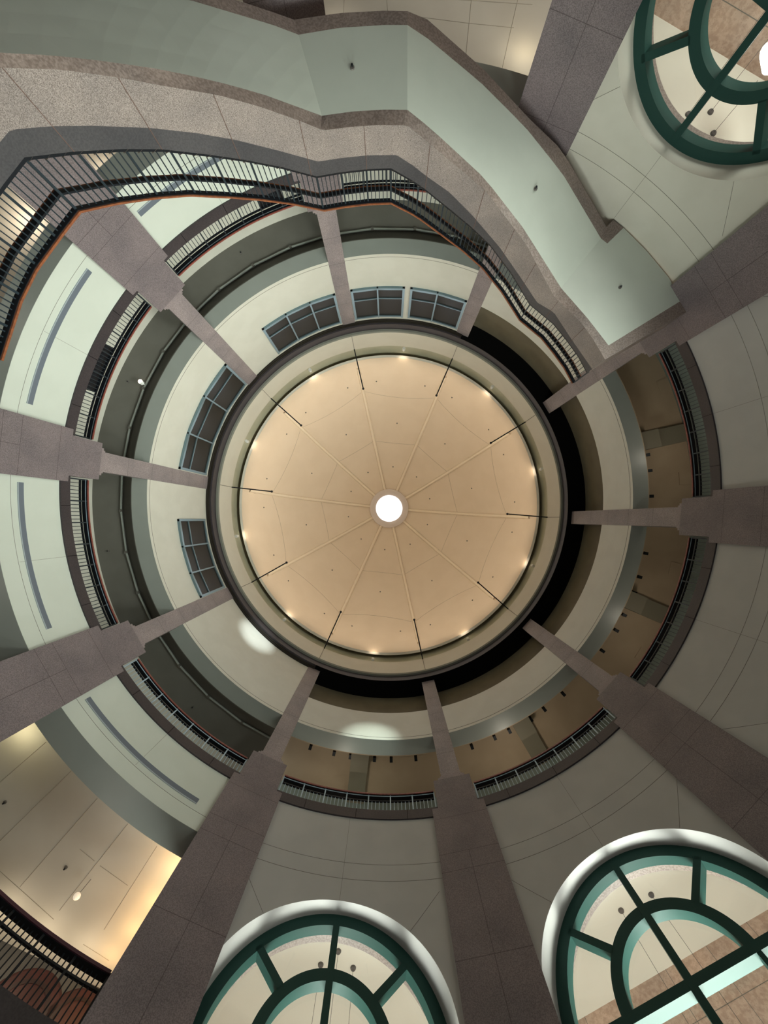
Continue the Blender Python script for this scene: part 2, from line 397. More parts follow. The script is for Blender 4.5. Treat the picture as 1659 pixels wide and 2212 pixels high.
# pipe run and fixtures under the left gallery ceiling
for i in OPEN_BAYS:
    g0, g1 = bay(i); pts = [pol(12.5, g0+(g1-g0)*k/4., 17.84) for k in range(5)]
    t = empty('ceiling_conduit'); tag(t, 'grey conduit under the dark gallery ceiling, %s' % {3: 'lower left bay above the slotted wall', 4: 'left bay between the lone window and lowest pier', 5: 'left bay with the lit spotlight', 6: 'upper left bay', 7: 'top bay beyond the stair landing'}[i], 'conduit', 'conduits under the gallery ceiling')
    MB().tube(pts, .045, 8).build('pipe', soffit_paint, t, smooth=True)
    for p in pts[1:-1]: MB().box((p[0], p[1], p[2]), (.12, .12, .11), g0+9).build('coupling', soffit_dark, t)

# ------------------------------------------------------------------ gallery railings
mid_steel = mat('railing steel half lit copy', (0.14, 0.19, 0.23), 0.35, 0.3)  # middle tone of the same railing steel; light put into the colour
post_me = boxmesh('rail_post', (.05, .045, .98), steel_lit)
bal_me = boxmesh('baluster', (.022, .022, .70), steel_lit)
RAILPOS = {0: 'right, under the tan ceiling below the lone right pier', 1: 'lower right, under the tan ceiling', 2: 'bottom, above the arched window at the bottom',
           3: 'lower left, above the slotted wall', 4: 'left, under the lowest three-light window', 5: 'left, beside the lit gallery spotlight', 6: 'upper left, partly behind the stair',
           7: 'top, seen through the stair balusters', 9: 'right, nearest the stair landing'}
def ring_rail(i, Rr, zb, label, group, a_in=3.9, panels=7, per=6, pm=None, bm_=None, capm=None):
    capm = capm or wood_dark
    g0, g1 = bay(i); g0 += a_in; g1 -= a_in
    root = empty('gallery_railing'); tag(root, label, 'railing', group)
    zt = zb+.93
    MB().rev([(Rr-.10, zt-.02), (Rr+.10, zt-.02), (Rr+.10, zt+.03), (Rr-.10, zt+.03)], g0, g1, 1.0).build('top_rail', black_metal, root)
    MB().rev([(Rr-.125, zt-.015), (Rr-.10, zt-.015), (Rr-.10, zt+.04), (Rr-.125, zt+.04)], g0, g1, 1.0).build('rail_edge', capm, root)['label'] = 'reddish wooden edge'
    MB().rev([(Rr-.03, zt-.235), (Rr+.03, zt-.235), (Rr+.03, zt-.20), (Rr-.03, zt-.20)], g0, g1, 1.0).build('lower_rail', black_metal, root)
    pts = [pol(Rr-.15, g0+(g1-g0)*k/24., zt-.155) for k in range(25)]
    if zb > 8: MB().tube(pts, .014, 6).build('handrail', steel_lit if i in (1, 2, 3) else stair_bar if i in (5, 6, 7) else mid_steel, root)
    MB().rev([(Rr-.02, zb+.05), (Rr+.02, zb+.05), (Rr+.02, zb+.08), (Rr-.02, zb+.08)], g0, g1, 1.0).build('bottom_rail', black_metal, root)
    n = panels*per
    for k in range(n+1):
        a = g0+(g1-g0)*k/n; p = pol(Rr, a)
        if k % per == 0:
            p = pol(Rr-.06, a); inst('post', pm or post_me, root, (p[0], p[1], zb+.47), rad(a))
        else: inst('baluster', bm_ or bal_me, root, (p[0], p[1], zb+(.38 if zb > 8 else .47)), rad(a))
    return root
for i in (0, 1, 2, 3, 4, 5, 6, 7, 9):
    ring_rail(i, 11.24, Z_GAL, 'third-floor gallery railing at the '+RAILPOS[i], 'third-floor gallery railings',
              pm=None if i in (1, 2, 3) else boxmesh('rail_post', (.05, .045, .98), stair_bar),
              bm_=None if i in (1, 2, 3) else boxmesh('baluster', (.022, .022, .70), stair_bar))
# second-floor railing in the open bay at lower left, and neighbours
dkp = boxmesh('rail_post', (.05, .045, .98), black_metal); dkb = boxmesh('baluster', (.026, .026, .90), black_metal)
ring_rail(3, 11.24, Z_FLOOR2, 'second-floor railing at the bottom left in front of the red discs', 'second-floor railings', 4.8, 7, 7, dkp, dkb, mat('plum wood edge', (.05, .015, .025), .4))

# ------------------------------------------------------------------ granite piers
PL = ['right pier, alone between two plain shaded wall bays', 'lower right pier, right of the larger arched window', 'bottom pier standing between the two bottom arched windows',
      'bottom left pier beside the glowing cream ceiling', 'left pier, lower of the two reaching the left frame edge', 'left pier between the two slotted wall panels',
      'upper left pier rising past the stair railing corner', 'top pier meeting the kink of the stair handrail', 'upper right pier left of the top arched window', 'right pier carrying the stair landing']
for i, a in enumerate(TH):
    r = empty('granite_pier', (0, 0, 0), rad(a)); tag(r, 'pinkish grey granite '+PL[i], 'pier', 'granite piers around the rotunda')
    def lb(x0, x1, wdt, z0, z1, nm, m): MB().box(((x0+x1)/2, 0, (z0+z1)/2), (x1-x0, wdt, z1-z0)).build(nm, m, r)
    lb(10.85, 11.95, 1.77, FLOOR_Z, 12.97, 'lower_shaft', granite_pier)
    lb(10.90, 11.8, 1.37, 12.97, 14.38, 'shoulder_block', granite_pier)
    lb(10.93, 11.7, 1.02, 14.38, 14.52, 'cap_step', granite_shaft)
    lb(10.95, 11.7, .86, 14.52, 14.62, 'cap_step', granite_shaft)
    lb(10.97, 11.6, .75, 14.62, Z_SOF-.02, 'upper_shaft', granite_shaft)

# ------------------------------------------------------------------ second-floor band walls (open bays) with slots
SLOT_LAB = {}
for i in range(10):
    g0, g1 = bay(i); am = (g0+g1)/2
    if i in OPEN_BAYS:
        o = struct('wall_band_%s' % {3: 'lower_left', 4: 'left', 5: 'middle_left', 6: 'upper_left', 7: 'top'}[i],
                   MB().rev([(11.05, Z_BAND0), (11.05, Z_BAND1+.02), (11.9, Z_BAND1+.02), (11.9, Z_BAND0)], g0, g1, 1.0), pale_wall)
        MB().rev([(11.05, Z_BAND0-.006), (11.9, Z_BAND0-.006), (11.9, Z_BAND0+.004), (11.05, Z_BAND0+.004)], g0, g1, 1.0).build('underside', soffit_paint, o)
        MB().rev([(11.046, 11.155), (11.046, 11.165), (11.06, 11.165), (11.06, 11.155)], g0, g1, 1.0).build('joint', joint_paint, o)
        MB().box(pol(11.048, am, 12.0), (.008, .008, 1.6), am).build('joint', joint_paint, o)
        # recessed linear slot
        s0, s1 = {4: (az(40, 1041), az(105, 1358)), 5: (az(65, 873), az(195, 585)), 3: (az(425, 1735), az(185, 1510))}.get(i, (am-12.3, am+12.3))
        s0, s1 = min(s0, s1), max(s0, s1)
        MB().rev([(11.03, 11.36), (11.03, 11.39), (11.06, 11.39), (11.06, 11.36)], s0, s1, .8).build('slot_frame', mat('pale slot frame', (.3, .34, .36), .4), o)
        MB().rev([(11.04, 11.39), (11.04, 11.56), (11.06, 11.56), (11.06, 11.39)], s0, s1, .8).build('slot', slot_mat, o)
    
# ------------------------------------------------------------------ arched-window bays
RW = 11.05; DW = 11.42; ZH = 7.35; RO = 2.69
WCEN = {8: 309.7, 9: (328.9+364.8)/2, 0: (4.8+41.5)/2, 1: 59.9, 2: 97.0}
WLAB = {8: 'dark green arched window at the top right beside the stair landing', 9: 'dark green arched window low in the plain right wall',
        0: 'dark green arched window low in the lower right wall', 1: 'large dark green arched window at the bottom right', 2: 'dark green arched window at the bottom, between two piers'}
def frame_pt(c, lat, z, d):            # point on the flat plane at distance d of window azimuth c
    ux, uy = cos(rad(c)), sin(rad(c)); return (ux*d-uy*lat, uy*d+ux*lat, z)
def arch_sweep(c, r0, r1, d0, d1, t0=0., t1=180., n=48):
    rows = []
    for k in range(n+1):
        t = rad(t0+(t1-t0)*k/n)
        rows.append([frame_pt(c, r*cos(t), ZH+r*sin(t), d) for r, d in ((r0, d0), (r1, d0), (r1, d1), (r0, d1))])
    mb = MB(); mb.grid(rows, close=True); mb.f.append((0, 1, 2, 3)); e = len(mb.v)-4; mb.f.append((e+3, e+2, e+1, e)); return mb
def slab(c, l0, z0, l1, z1, wd, d0, d1):  # bar between two (lat,z) points
    dx, dz_ = l1-l0, z1-z0; L = hypot(dx, dz_); nx, nz = -dz_/L*wd/2, dx/L*wd/2; vs = []
    for d in (d0, d1):
        for (l, z) in ((l0+nx, z0+nz), (l0-nx, z0-nz), (l1-nx, z1-nz), (l1+nx, z1+nz)): vs.append(frame_pt(c, l, z, d))
    return MB().add(vs, [(0, 1, 2, 3), (4, 7, 6, 5), (0, 4, 5, 1), (1, 5, 6, 2), (2, 6, 7, 3), (3, 7, 4, 0)])
for n_, i in enumerate((8, 1, 2, 9, 0)):
    g0, g1 = bay(i); c = WCEN[i]
    if c < g0-1: c += 360
    # wall with arch opening: strips
    def za(s): return ZH+sqrt(max(0, RO*RO-s*s))
    mb = MB(); R = RW
    for s0_, s1_ in ((rad(g0-c)*R, -RO), (RO, rad(g1-c)*R)):
        rows = []
        for k in range(9):
            s = s0_+(s1_-s0_)*k/8.; rows.append([pol(R, c+degrees(s/R), z) for z in (FLOOR_Z, ZH, Z_BAND1+.02)])
        mb.grid(rows)
    rows = []; rev_ = []
    for k in range(61):
        s = -RO*cos(pi*k/60.); a = c+degrees(s/R)
        rows.append([pol(R, a, za(s)), pol(R, a, (za(s)+Z_BAND1)/2), pol(R, a, Z_BAND1+.02)])
        rev_.append([pol(R, a, za(s)), frame_pt(c, s*1.0, za(s), 11.8)])
    mb.grid(rows); mb.grid(rev_)
    for sg in (-1, 1):                # jambs
        mb.grid([[pol(R, c+degrees(sg*RO/R), FLOOR_Z), frame_pt(c, sg*RO, FLOOR_Z, 11.8)], [pol(R, c+degrees(sg*RO/R), ZH), frame_pt(c, sg*RO, ZH, 11.8)]])
    nm = {8: 'wall_upper_right', 9: 'wall_right', 0: 'wall_lower_right', 1: 'wall_bottom_right', 2: 'wall_bottom'}[i]
    o = struct(nm, mb, {8: cream_wall}.get(i, backlit_wall), None)
    j = MB()
    for z in (10.66, 11.16): j.rev([(RW-.004, z-.005), (RW-.004, z+.005), (RW+.01, z+.005), (RW+.01, z-.005)], g0, g1, 1.0)
    j.box(pol(RW, c, (Z_BAND1+ZH+RO)/2), (.008, .009, Z_BAND1-ZH-RO-.02), c)
    for sg in (-1, 1):
        pts = []
        for k in range(8):
            rr = RO+.02+(1.25)*k/7.; pts.append(pol(RW-.002, c+degrees(sg*rr*cos(rad(48))/R), ZH+rr*sin(rad(48))))
        j.tube(pts, .005, 4)
    j.build('joint', joint_paint, o)
    # outer leaf of the wall with its own arch in pink granite
    mb = MB()
    mb.grid([[frame_pt(c, s_, FLOOR_Z, 12.12), frame_pt(c, s_, 13, 12.12)] for s_ in (-4.1, -2.655)])
    mb.grid([[frame_pt(c, s_, FLOOR_Z, 12.12), frame_pt(c, s_, 13, 12.12)] for s_ in (2.655, 4.1)])
    mb.grid([[frame_pt(c, -2.655*cos(pi*k/40.), ZH+2.655*sin(pi*k/40.), 11.9), frame_pt(c, -2.655*cos(pi*k/40.), ZH+2.655*sin(pi*k/40.), 12.12), frame_pt(c, -2.655*cos(pi*k/40.), 13, 12.12)] for k in range(41)])
    mb.build('outer_leaf', granite_edge, o, smooth=True)
    # window
    wn = empty('window_%d' % (n_+1)); tag(wn, WLAB[i], kind='structure')
    d0, d1 = DW, DW+.26
    arch_sweep(c, RO-.27, RO+.05, d0, d1).build('window_frame', green_frame, wn, smooth=True)
    arch_sweep(c, 1.25, 1.49, d0, d1).build('inner_arch', green_frame, wn, smooth=True)
    slab(c, 0, .2, 0, ZH+RO-.1, .16, d0-.02, d1).build('mullion', green_frame, wn)
    slab(c, -RO, ZH, RO, ZH, .17, d0-.01, d1).build('transom', green_frame, wn)
    for sg in (-1, 1):
        slab(c, sg*1.45*cos(rad(45)), ZH+1.45*sin(rad(45)), sg*2.5*cos(rad(45)), ZH+2.5*sin(rad(45)), .16, d0, d1).build('spoke', green_frame, wn)
        slab(c, sg*1.4, .2, sg*1.4, ZH, .10, d0, d1).build('mullion', green_frame, wn)
        slab(c, sg*(RO-.07), FLOOR_Z, sg*(RO-.07), ZH, .2, d0, d1).build('jamb', green_frame, wn)
    slab(c, -RO, 3.4, RO, 3.4, .12, d0, d1).build('transom', green_frame, wn)
    gp = [frame_pt(c, 2.6*cos(pi*k/32.), ZH+2.6*sin(pi*k/32.), d1-.05) for k in range(33)]+[frame_pt(c, -2.6, .2, d1-.05), frame_pt(c, 2.6, .2, d1-.05)]
    MB().add(gp, [tuple(range(len(gp)))]).build('glass', clear, wn)

# ------------------------------------------------------------------ rooms beyond: ceilings and back walls
ZC = 11.5
lob = MB().rev([(11.85, ZC), (19.5, ZC), (19.5, ZC+.2), (11.85, ZC+.2)], bay(8)[0]-360, bay(2)[1], 2)
struct('ceiling_lobby', lob, lobby_ceiling, 'cream lobby ceiling seen through the arched windows')
rc = MB().rev([(11.8, ZC), (19.5, ZC), (19.5, ZC+.2), (11.8, ZC+.2)], bay(3)[0], bay(7)[1], 2)
o = struct('ceiling_room', rc, room_ceiling, 'cream panelled ceiling of the second-floor rooms')
jceil = mat('ceiling joint filler', (0.36, 0.32, 0.26), 0.8)
def cseg(p, q, m=jceil, wd=.008):
    a, b = P(*p, ZC-.003), P(*q, ZC-.003); MB().tube([a, b], wd, 4).build('joint', m, o)
for p, q in (((-40, 1725), (99, 1603)), ((-40, 1856), (154, 1665)), ((43, 1916), (210, 1725)), ((128, 1967), (276, 1780)), ((225, 2008), (339, 1828)),
             ((-20, 1864), (116, 1986)), ((172, 1834), (204, 1860)), ((216, 1870), (276, 1913)), ((180, 2040), (235, 2075))): cseg(p, q)
for p, q in (((745, -60), (742, 40)), ((830, -60), (838, 30)), ((1022, -40), (1005, 135)), ((1125, -30), (1082, 160)), ((900, 36), (1010, 50)), ((1010, 50), (1110, 60)), ((700, -20), (1150, 10))): cseg(p, q)
# back walls: pink granite beyond the windows, dark wall beyond the open bays
def plane_wall(name, c, d, half, z0, z1, m, lab=None):
    mb = MB(); vs = [frame_pt(c, -half, z0, d), frame_pt(c, half, z0, d), frame_pt(c, half, z1, d), frame_pt(c, -half, z1, d)]
    vs += [frame_pt(c, -half, z0, d+.3), frame_pt(c, half, z0, d+.3), frame_pt(c, half, z1, d+.3), frame_pt(c, -half, z1, d+.3)]
    mb.add(vs, [(0, 1, 2, 3), (4, 7, 6, 5), (0, 4, 5, 1), (3, 2, 6, 7), (0, 3, 7, 4), (1, 5, 6, 2)])
    return struct(name, mb, m, lab, smooth=False)
dlob = 1142/F*ZC + 0.824
for i, c, d in ((1, 59.7, dlob), (2, 97, dlob+.15), (0, 23.2, dlob), (9, 346.9, dlob)):
    o = plane_wall('wall_lobby_%s' % {0: 'lower_right', 1: 'bottom_right', 2: 'bottom', 9: 'right'}[i], c, d, 5.2, FLOOR_Z, ZC, granite_pink)
    j = MB()
    for z in (10.3, 9.1, 7.9, 6.7): j.add([frame_pt(c, -5, z, d-.004), frame_pt(c, 5, z, d-.004), frame_pt(c, 5, z+.015, d-.004), frame_pt(c, -5, z+.015, d-.004)], [(0, 1, 2, 3)])
    for l in (-4, -2.6, -1.2, .2, 1.6, 3): j.add([frame_pt(c, l, 6, d-.004), frame_pt(c, l+.015, 6, d-.004), frame_pt(c, l+.015, ZC, d-.004), frame_pt(c, l, ZC, d-.004)], [(0, 1, 2, 3)])
    j.build('joint', joint_paint, o)
c1_ = 301.; n1 = (cos(rad(c1_)), sin(rad(c1_))); d1_ = 1230/F*ZC + (CX*n1[0]+CY*n1[1])
o = plane_wall('wall_lobby_upper_right', c1_, d1_, 7.5, FLOOR_Z, ZC, granite_pink)
j = MB()
for z in (10.6, 9.7, 8.8): j.add([frame_pt(c1_, -7, z, d1_-.004), frame_pt(c1_, 7, z, d1_-.004), frame_pt(c1_, 7, z+.02, d1_-.004), frame_pt(c1_, -7, z+.02, d1_-.004)], [(0, 1, 2, 3)])
j.build('joint', joint_paint, o)
struct('wall_outer', MB().rev([(19.4, FLOOR_Z), (19.4, ZC+.1), (19.6, ZC+.1), (19.6, FLOOR_Z)], 0, 360, 6, True), cream_wall)
ca, cb = P(0, 2029.6, ZC), P(190, 2122, ZC)
nx, ny = -(cb[1]-ca[1]), (cb[0]-ca[0]); L = hypot(nx, ny); cc = degrees(atan2(ny/L, nx/L)); dd = ca[0]*nx/L+ca[1]*ny/L
if dd < 0: cc += 180; dd = -dd
wl = plane_wall('wall_room_lower_left', cc, dd, 5.5, Z_FLOOR2-.3, ZC, dark_wall)
struct('floor_upper', MB().rev([(11.0, Z_FLOOR2-.45), (19, Z_FLOOR2-.45), (19, Z_FLOOR2), (11.0, Z_FLOOR2)], bay(3)[0], bay(7)[0], 1.5), granite_dark, 'second-floor slab with dark granite edge')

# red discs on the dark wall at lower left
def disc(px, py, rr, lab):
    # intersect the view line with the wall plane
    ux, uy = cos(rad(cc)), sin(rad(cc)); a, b = (px-PX)/F, (py-PY)/F
    z = (dd-.06-(CX*ux+CY*uy))/(a*ux+b*uy); p = (CX+a*z, CY+b*z, z); lat = -uy*p[0]+ux*p[1]
    t = empty('wall_disc', (0, 0, 0)); tag(t, lab, 'wall sign', 'red discs on the dark wall')
    rows = []
    for k in range(41):
        q = 2*pi*k/40; rows.append([frame_pt(cc, lat+rr*cos(q)*s_, z+rr*sin(q)*s_, d) for s_, d in ((.001, dd-.08), (.93, dd-.08), (1, dd-.05), (1, dd-.001))])
    MB().grid(rows).build('face', red_mat, t)
    rows = []
    for k in range(41):
        q = 2*pi*k/40; rows.append([frame_pt(cc, lat+rr*cos(q)*s_, z+rr*sin(q)*s_, dd-.095) for s_ in (.62, .72)])
    MB().grid(rows).build('ring_mark', mat('dark red ring paint', (.012, .002, .002), .6), t)
disc(35, 2190, 1.0, 'red disc on the dark wall, at the frame corner, larger'); disc(150, 2215, .8, 'red disc on the dark wall, beside the bottom left pier')

# ------------------------------------------------------------------ the curved stair
def relphi(p): return degrees(atan2(p[1]-PY, p[0]-PX)) % 360
A = [(PX-985, PY-403), (PX-936, PY-553), (PX-896, PY-634), (PX-829, PY-726), (52.7, 340), (160, 327.4), (265.8, 322), (350, 322.5), (449.5, 333.8), (531.5, 345.8), (611, 361.5), (684, 381),
     (736, 372), (792, 365.6), (845, 363.5), (893, 391), (918.5, 408.6), (971.6, 451.6), (1014.7, 487), (1060, 530), (1105, 590), (1145, 657), (1196, 699), (1225, 735), (1249.5, 769), (1268.8, 805)]
kA = {4: 5.85, 11: 9.48, 14: 9.48, 21: 13.2}
B = [(PX-1042, PY-426), (PX-990, PY-585), (PX-948, PY-671), (PX-877, PY-768), (22.5, 280), (115, 272.5), (200, 271.5), (325, 276.5), (425, 287.5), (510, 302.5), (600, 325), (687.5, 349),
     (736, 341.5), (792, 335.7), (856.5, 334.7), (893, 358), (919.7, 379.5), (971.6, 416), (1022, 467), (1080, 535), (1125, 600), (1160, 653), (1196.5, 674.7), (1232.6, 730), (1281, 800)]
Cc = [(PX-1205, PY-493), (PX-1144, PY-676), (PX-1096, PY-775), (PX-1014, PY-888), (-126, 166), (0, 146), (125, 150), (210, 161), (260, 168), (350, 185), (470, 205), (560, 230), (650, 262), (697.5, 281.5), (760, 274), (815, 270), (880, 271), (930, 312),
      (1047, 411), (1135, 525), (1197, 641), (1256.7, 699), (1283, 735), (1308.6, 779.6)]
def zline(pts, kz):
    """height along a pixel polyline: flat / linear in plan length between the keyed vertices"""
    ks = sorted(kz); z = [0]*len(pts)
    for i in range(len(pts)):
        if i <= ks[0]: z[i] = kz[ks[0]]
        elif i >= ks[-1]: z[i] = kz[ks[-1]]
    for a, b in zip(ks, ks[1:]):
        for i in range(a, b+1): z[i] = kz[a]+(kz[b]-kz[a])*(i-a)/(b-a)
        for _ in range(25):
            X = [P(*pts[i], z[i]) for i in range(a, b+1)]; s = [0]
            for u, v in zip(X, X[1:]): s.append(s[-1]+hypot(v[0]-u[0], v[1]-u[1]))
            for q, i in enumerate(range(a, b+1)): z[i] = kz[a]+(kz[b]-kz[a])*s[q]/s[-1]
    return z
def dens(pts, z, n):                 # subdivide polyline of 3-D points
    out = []
    for i in range(len(pts)-1):
        for k in range(n):
            t = k/n; out.append(tuple(pts[i][j]+(pts[i+1][j]-pts[i][j])*t for j in range(3)))
    out.append(tuple(pts[-1])); return out
zA = zline(A, kA)
A3 = dens([P(*p, z) for p, z in zip(A, zA)], None, 6)
def interp_r(poly):
    tab = [(relphi(p), hypot(p[0]-PX, p[1]-PY)) for p in dens([(x, y, 0) for x, y in poly], None, 8)]
    def f(ph):
        if ph <= tab[0][0]: return tab[0][1]
        for (a, ra), (b, rb) in zip(tab, tab[1:]):
            if a <= ph <= b: return ra+(rb-ra)*(ph-a)/max(1e-6, b-a)
        return tab[-1][1]
    return f
rB, rC = interp_r(B), interp_r(Cc)
def drop(p, rf):                     # same plumb line, height from the measured pixel radius
    ph = degrees(atan2(p[1]-CY, p[0]-CX)) % 360; rho_ = hypot(p[0]-CX, p[1]-CY)
    return (p[0], p[1], F*rho_/rf(ph))
B3 = [drop(p, rB) for p in A3]; C3 = [drop(p, rC) for p in A3]
def smoothz(Q, off):                 # keep the granite courses even
    return [(q[0], q[1], q[2]) for q in Q]
stair = empty('curved_staircase'); tag(stair, 'curved granite staircase sweeping across the rotunda with pale underside', 'staircase')
MB().grid([B3, C3]).build('fascia', granite_stair, stair, smooth=True)['label'] = 'light speckled granite fascia'
MB().grid([A3, B3]).build('fascia_coping', granite_coping, stair, smooth=True)['label'] = 'dark grey granite coping'
# joints in the fascia
jred = mat('reddish joint', (.12, .07, .055), .8)
for k in range(3, len(A3)-2, 1):
    pass
for px_, py_ in ((160, 327.4), (355, 323), (525, 345), (673, 378), (793, 365.6), (919, 409), (1022, 490), (1085, 560), (1125, 620), (1180, 685), (1228, 738)):
    ph = relphi((px_, py_)); k = min(range(len(A3)), key=lambda q: abs((degrees(atan2(A3[q][1]-CY, A3[q][0]-CX)) % 360)-ph))
    a, c = A3[k], C3[k]; s = 1-.006/hypot(a[0]-CX, a[1]-CY)*1
    ax, ay = CX+(a[0]-CX)*s, CY+(a[1]-CY)*s
    MB().tube([(ax, ay, a[2]), (ax, ay, c[2])], .007, 4).build('joint', jred, stair)
# underside: edge strips and recessed-looking panels, keyed at the folds
zL, zM, zR = 4.8, 8.44, 12.13
D = [(-60, 108), (0, 114), (125, 120), (240, 134), (350, 150), (465, 175), (565, 202.5), (695, 250), (760, 241), (830, 236.5), (880, 237), (930, 277), (1047, 385), (1130, 492), (1212, 622)]
kD = {0: 4.95, 7: zM, 10: zM, 14: zR}
E = [(-402, -60), (-200, -75), (0, -70), (200, -45), (410, 0), (480, 21), (590, 54), (645, 75), (735, 60), (830, 54), (880, 54), (920, 80), (1037, 177), (1135, 275), (1215, 375), (1298, 515)]
kE = {0: zL, 7: zM, 10: zM, 15: zR}
Ff = [(-402, -125), (-200, -130), (0, -120), (200, -85), (510, 0), (560, 16), (600, 30), (635, 42.5), (735, 28), (830, 23), (880, 24), (920, 39), (1045, 150), (1142, 255), (1215, 325), (1310, 490)]
def seg3(poly, kz, segs, n=14):
    z = zline(poly, kz); P3 = [P(*p, zz) for p, zz in zip(poly, z)]; out = []
    for a, b in segs:
        pts = P3[a:b+1]; s = [0]
        for u, v in zip(pts, pts[1:]): s.append(s[-1]+hypot(v[0]-u[0], v[1]-u[1]))
        row = []
        for k in range(n+1):
            t = s[-1]*k/n
            for q in range(len(s)-1):
                if s[q] <= t+1e-9 <= s[q+1]+2e-9 or q == len(s)-2:
                    w_ = min(1, max(0, (t-s[q])/(s[q+1]-s[q]))); row.append(tuple(pts[q][j]+(pts[q+1][j]-pts[q][j])*w_ for j in range(3))); break
        out.append(row)
    return out
Dn = seg3(D, kD, [(0, 7), (7, 10), (10, 14)]); En = seg3(E, kE, [(0, 7), (7, 10), (10, 15)]); Fn = seg3(Ff, kE, [(0, 7), (7, 10), (10, 15)])
sub = noisy('pale green stair soffit', (0.430, 0.464, 0.413), (0.447, 0.482, 0.430), 1.0, 0.4)
for d_, e_, nm in zip(Dn, En, ('lower_flight_soffit', 'landing_soffit', 'upper_flight_soffit')):
    rows = [[tuple(d_[k][j]+(e_[k][j]-d_[k][j])*t/4. for j in range(3)) for k in range(15)] for t in range(5)]
    MB().grid(rows).build(nm, sub, stair)
for e_, f_ in zip(En, Fn): MB().grid([e_, f_]).build('outer_edging', granite_edge, stair)
# inner edging between fascia foot C and panel edge D: resample C by the same folds
def near(poly3, px_, py_):
    ph = relphi((px_, py_)); return min(range(len(poly3)), key=lambda q: abs((degrees(atan2(poly3[q][1]-CY, poly3[q][0]-CX)) % 360)-ph))
kc = [near(C3, 0, 146), near(C3, 697.5, 281.5), near(C3, 880, 271), near(C3, 1197, 641), len(C3)-1]
def resamp(pts, n=14):
    s = [0]
    for u, v in zip(pts, pts[1:]): s.append(s[-1]+hypot(v[0]-u[0], v[1]-u[1]))
    row = []
    for k in range(n+1):
        t = s[-1]*k/n
        for q in range(len(s)-1):
            if t <= s[q+1]+1e-9:
                w_ = (t-s[q])/max(1e-9, s[q+1]-s[q]); row.append(tuple(pts[q][j]+(pts[q+1][j]-pts[q][j])*w_ for j in range(3))); break
    return row
kc0 = near(C3, -60, 150)
Cn = [resamp(C3[kc0:kc[1]+1]), resamp(C3[kc[1]:kc[2]+1]), resamp(C3[kc[2]:kc[3]+1])]
for c_, d_ in zip(Cn, Dn): MB().grid([c_, d_]).build('inner_edging', granite_edge, stair)
# upper landing: flat panel, edging, corner block
lp = [(1212, 622), (1298, 515), (1312, 526), (1347, 492), (1395, 540), (1445, 600), (1471.3, 649.4), (1314.6, 746), (1268.8, 687)]
MB().add([P(*p, zR) for p in lp], [tuple(range(len(lp)))]).build('upper_landing_soffit', sub, stair)
Cl = resamp(C3[kc[3]:kc[4]+1], 6); Dl = resamp([P(*p, zR) for p in ((1212, 622), (1268.8, 687), (1314.6, 746))], 6)
MB().grid([Cl, Dl]).build('inner_edging', granite_edge, stair)
end_in, end_out = C3[-1], P(1486, 672, zR)
MB().add([P(1314.6, 746, zR), end_in, end_out, P(1471.3, 649.4, zR)], [(0, 1, 2, 3)]).build('end_edging', granite_edge, stair)
MB().add([end_in, end_out, (end_out[0], end_out[1], 13.2), A3[-1]], [(0, 1, 2, 3)]).build('end_face', granite_edge, stair)
cbk = [(1310, 490), (1325, 475), (1347, 492), (1312, 526), (1296, 513)]
top = [P(*p, zR) for p in cbk]; MB().add(top+[(x, y, 13.2) for x, y, z in top], [(0, 1, 2, 3, 4), (5, 9, 8, 7, 6)]+[(k, (k+1) % 5, (k+1) % 5+5, k+5) for k in range(5)]).build('corner_block', granite_edge, stair)
# outer face and stepped walking surface
tops = []
An = []
kk = [near(A3, 52.7, 340), near(A3, 684, 381), near(A3, 845, 363.5), near(A3, 1145, 657)]
for q, nst in ((0, 22), (1, 1), (2, 22)):
    inn = resamp(A3[kk[q]:kk[q+1]+1], nst*1 if nst > 1 else 14); outr = resamp(Fn[q], nst if nst > 1 else 14)
    za_, zb_ = inn[0][2], inn[-1][2]; n_ = len(inn)-1; mb = MB()
    for k in range(n_):
        z = za_+(zb_-za_)*(k+.5)/n_
        a, b, c, d = inn[k], inn[k+1], outr[k+1], outr[k]
        mb.add([(a[0], a[1], z), (b[0], b[1], z), (c[0], c[1], z), (d[0], d[1], z)], [(0, 1, 2, 3)])
        if k < n_-1:
            z2 = za_+(zb_-za_)*(k+1.5)/n_
            mb.add([(b[0], b[1], z), (b[0], b[1], z2), (c[0], c[1], z2), (c[0], c[1], z)], [(0, 1, 2, 3)])
    mb.build('steps' if nst > 1 else 'landing_floor', floor_mat, stair)
    MB().grid([Fn[q], [(x, y, z+1.1) for x, y, z in Fn[q]]]).build('outer_fascia', granite_stair, stair)
# lower landing slab going left
low = [p for p in A3[:kk[0]+1]]
outl = [(p[0]*1.5, p[1]*1.5, p[2]) for p in low]
MB().grid([low, outl]).build('landing_floor', floor_mat, stair)
lo2 = [(p[0], p[1], c[2]) for p, c in zip(low, C3[:kk[0]+1])]; MB().grid([lo2, [(p[0], p[1], q[2]) for p, q in zip(outl, lo2)]]).build('lower_landing_soffit', sub, stair)

